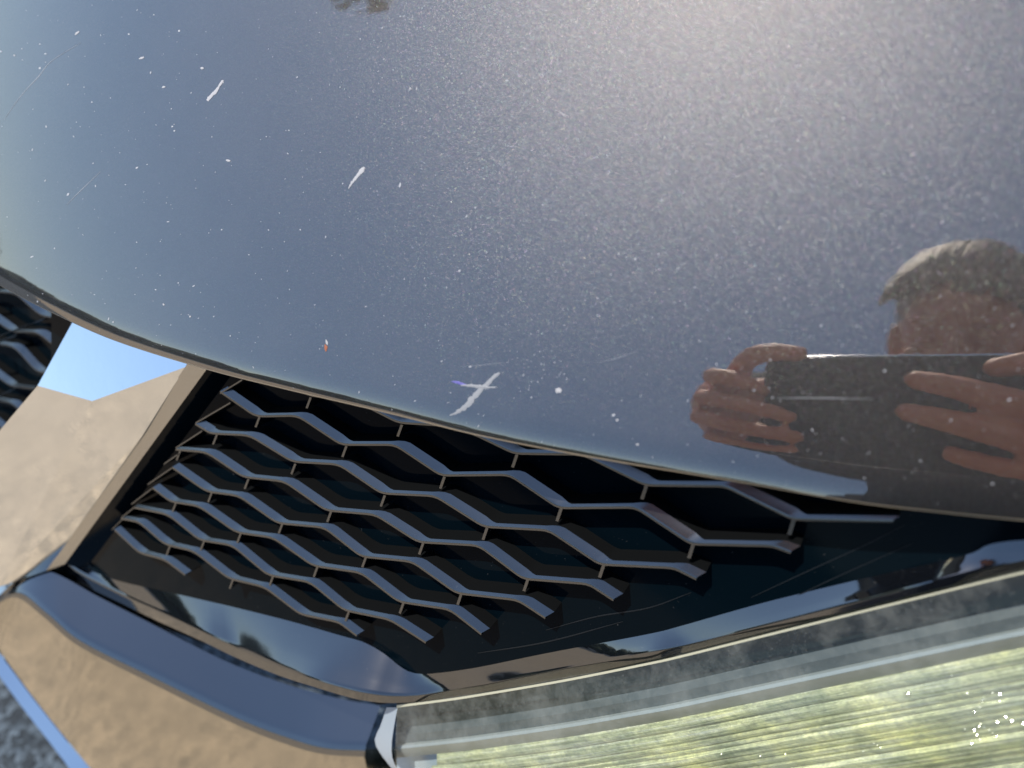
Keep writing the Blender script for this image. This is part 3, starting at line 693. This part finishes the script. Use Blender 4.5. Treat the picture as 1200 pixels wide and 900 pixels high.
for s in (-1, 1):
    Sx = Lump(); x = hips.x + s * .12; Sx.limb([(x, hips.y - .05, .05), (x, hips.y + .06, .05), (x, hips.y + .17, .035)], [.05, .046, .034]); ownp(Sx.make('shoe', .008, M['under'], person, 2))
M['hair'] = mat('brown_hair', (.20, .135, .085), .5)
_hn = noise_n(M['hair'], coords(M['hair'], vec=(300, 60, 300)), 1, 4); L(M['hair'], bump(M['hair'], _hn.outputs[0], .9, .003), M['hair'].node_tree.nodes['Principled BSDF'].inputs['Normal'])
Hh = Lump(); random.seed(3)
Hh.ball(HP(0, .040, -.028), (.083, .090, .086), 24, HQ)
for _ in range(70):                                   # locks combed forward over the crown
    a = random.uniform(-1.5, 1.5); x0 = math.sin(a) * .080
    pts = []
    for t in np.linspace(-.4, random.uniform(.75, 1.0), 6):
        th = t * 1.35; pts.append(HP(x0 * math.cos(th * .35) - .015 * t, .040 + (.088 + random.uniform(0, .006)) * math.cos(th) * math.cos(a * .9), -.028 + .098 * math.sin(th)))
    Hh.limb(pts, [.006, .008, .008, .007, .006, .002], 3)
ownp(Hh.make('hair', .0028, M['hair'], person, 2))

# ---- the phone in the hands, its lens at the camera
M['phone'] = mat('phone_glass_back', (.012, .013, .016), .12); M['steel'] = mat('phone_frame', (.62, .63, .66), .18, 1); M['lensring'] = mat('lens_ring', (.10, .11, .12), .2, .8)
def phone_box(x0, x1, y0, y1, z0, z1, r, name, m, parent):
    pts = []
    for (cx, cy, a0) in ((x1 - r, y1 - r, 0), (x0 + r, y1 - r, 90), (x0 + r, y0 + r, 180), (x1 - r, y0 + r, 270)):
        for k in range(7): a = math.radians(a0 + 15 * k); pts.append((cx + r * math.cos(a), cy + r * math.sin(a)))
    nn = len(pts); vs = [cam_pt(x, y, z0) for x, y in pts] + [cam_pt(x, y, z1) for x, y in pts]
    fs = [tuple(range(nn))[::-1], tuple(range(nn, 2 * nn))] + [(i, (i + 1) % nn, nn + (i + 1) % nn, nn + i) for i in range(nn)]
    o = mesh(name, vs, fs, m, parent, auto=40); md = o.modifiers.new('b', 'BEVEL'); md.width = .0018 if name == 'frame' else .0003; md.segments = 3; md.limit_method = 'ANGLE'; return o
phone = empty('phone', tuple(CAM)); tag(phone, 'black phone with a bright metal frame held sideways in both hands, mirrored in the hood', 'phone')
phinv = Matrix.Translation(-phone.location)
def ownh(o): o.matrix_parent_inverse = phinv; return o
X0, X1, Y0, Y1 = -.019, .142, -.066, .0075
ownh(phone_box(X0, X1, Y0, Y1, -.0102, -.0024, .011, 'frame', M['steel'], phone))
ownh(phone_box(X0 + .0012, X1 - .0012, Y0 + .0012, Y1 - .0012, -.0035, -.0022, .010, 'back_glass', M['phone'], phone))
ownh(phone_box(X0 + .0012, X1 - .0012, Y0 + .0012, Y1 - .0012, -.0105, -.0100, .010, 'screen', M['phone'], phone))
def ring(cx, cy, r0, r1, z0, z1, name, m):
    vs = []; k = 24
    for (r, z) in ((r0, z1), (r1, z1), (r1, z0), (r0, z0)):
        vs += [cam_pt(cx + r * math.cos(2 * math.pi * i / k), cy + r * math.sin(2 * math.pi * i / k), z) for i in range(k)]
    fs = [(a * k + i, a * k + (i + 1) % k, ((a + 1) % 4) * k + (i + 1) % k, ((a + 1) % 4) * k + i) for a in range(4) for i in range(k)]
    ownh(mesh(name, vs, fs, m, phone, auto=40))
ring(0, 0, .0040, .0052, -.003, -.0012, 'lens_ring', M['lensring']); ring(-.0005, -.0145, .0036, .0050, -.003, -.0012, 'lens_ring', M['lensring'])
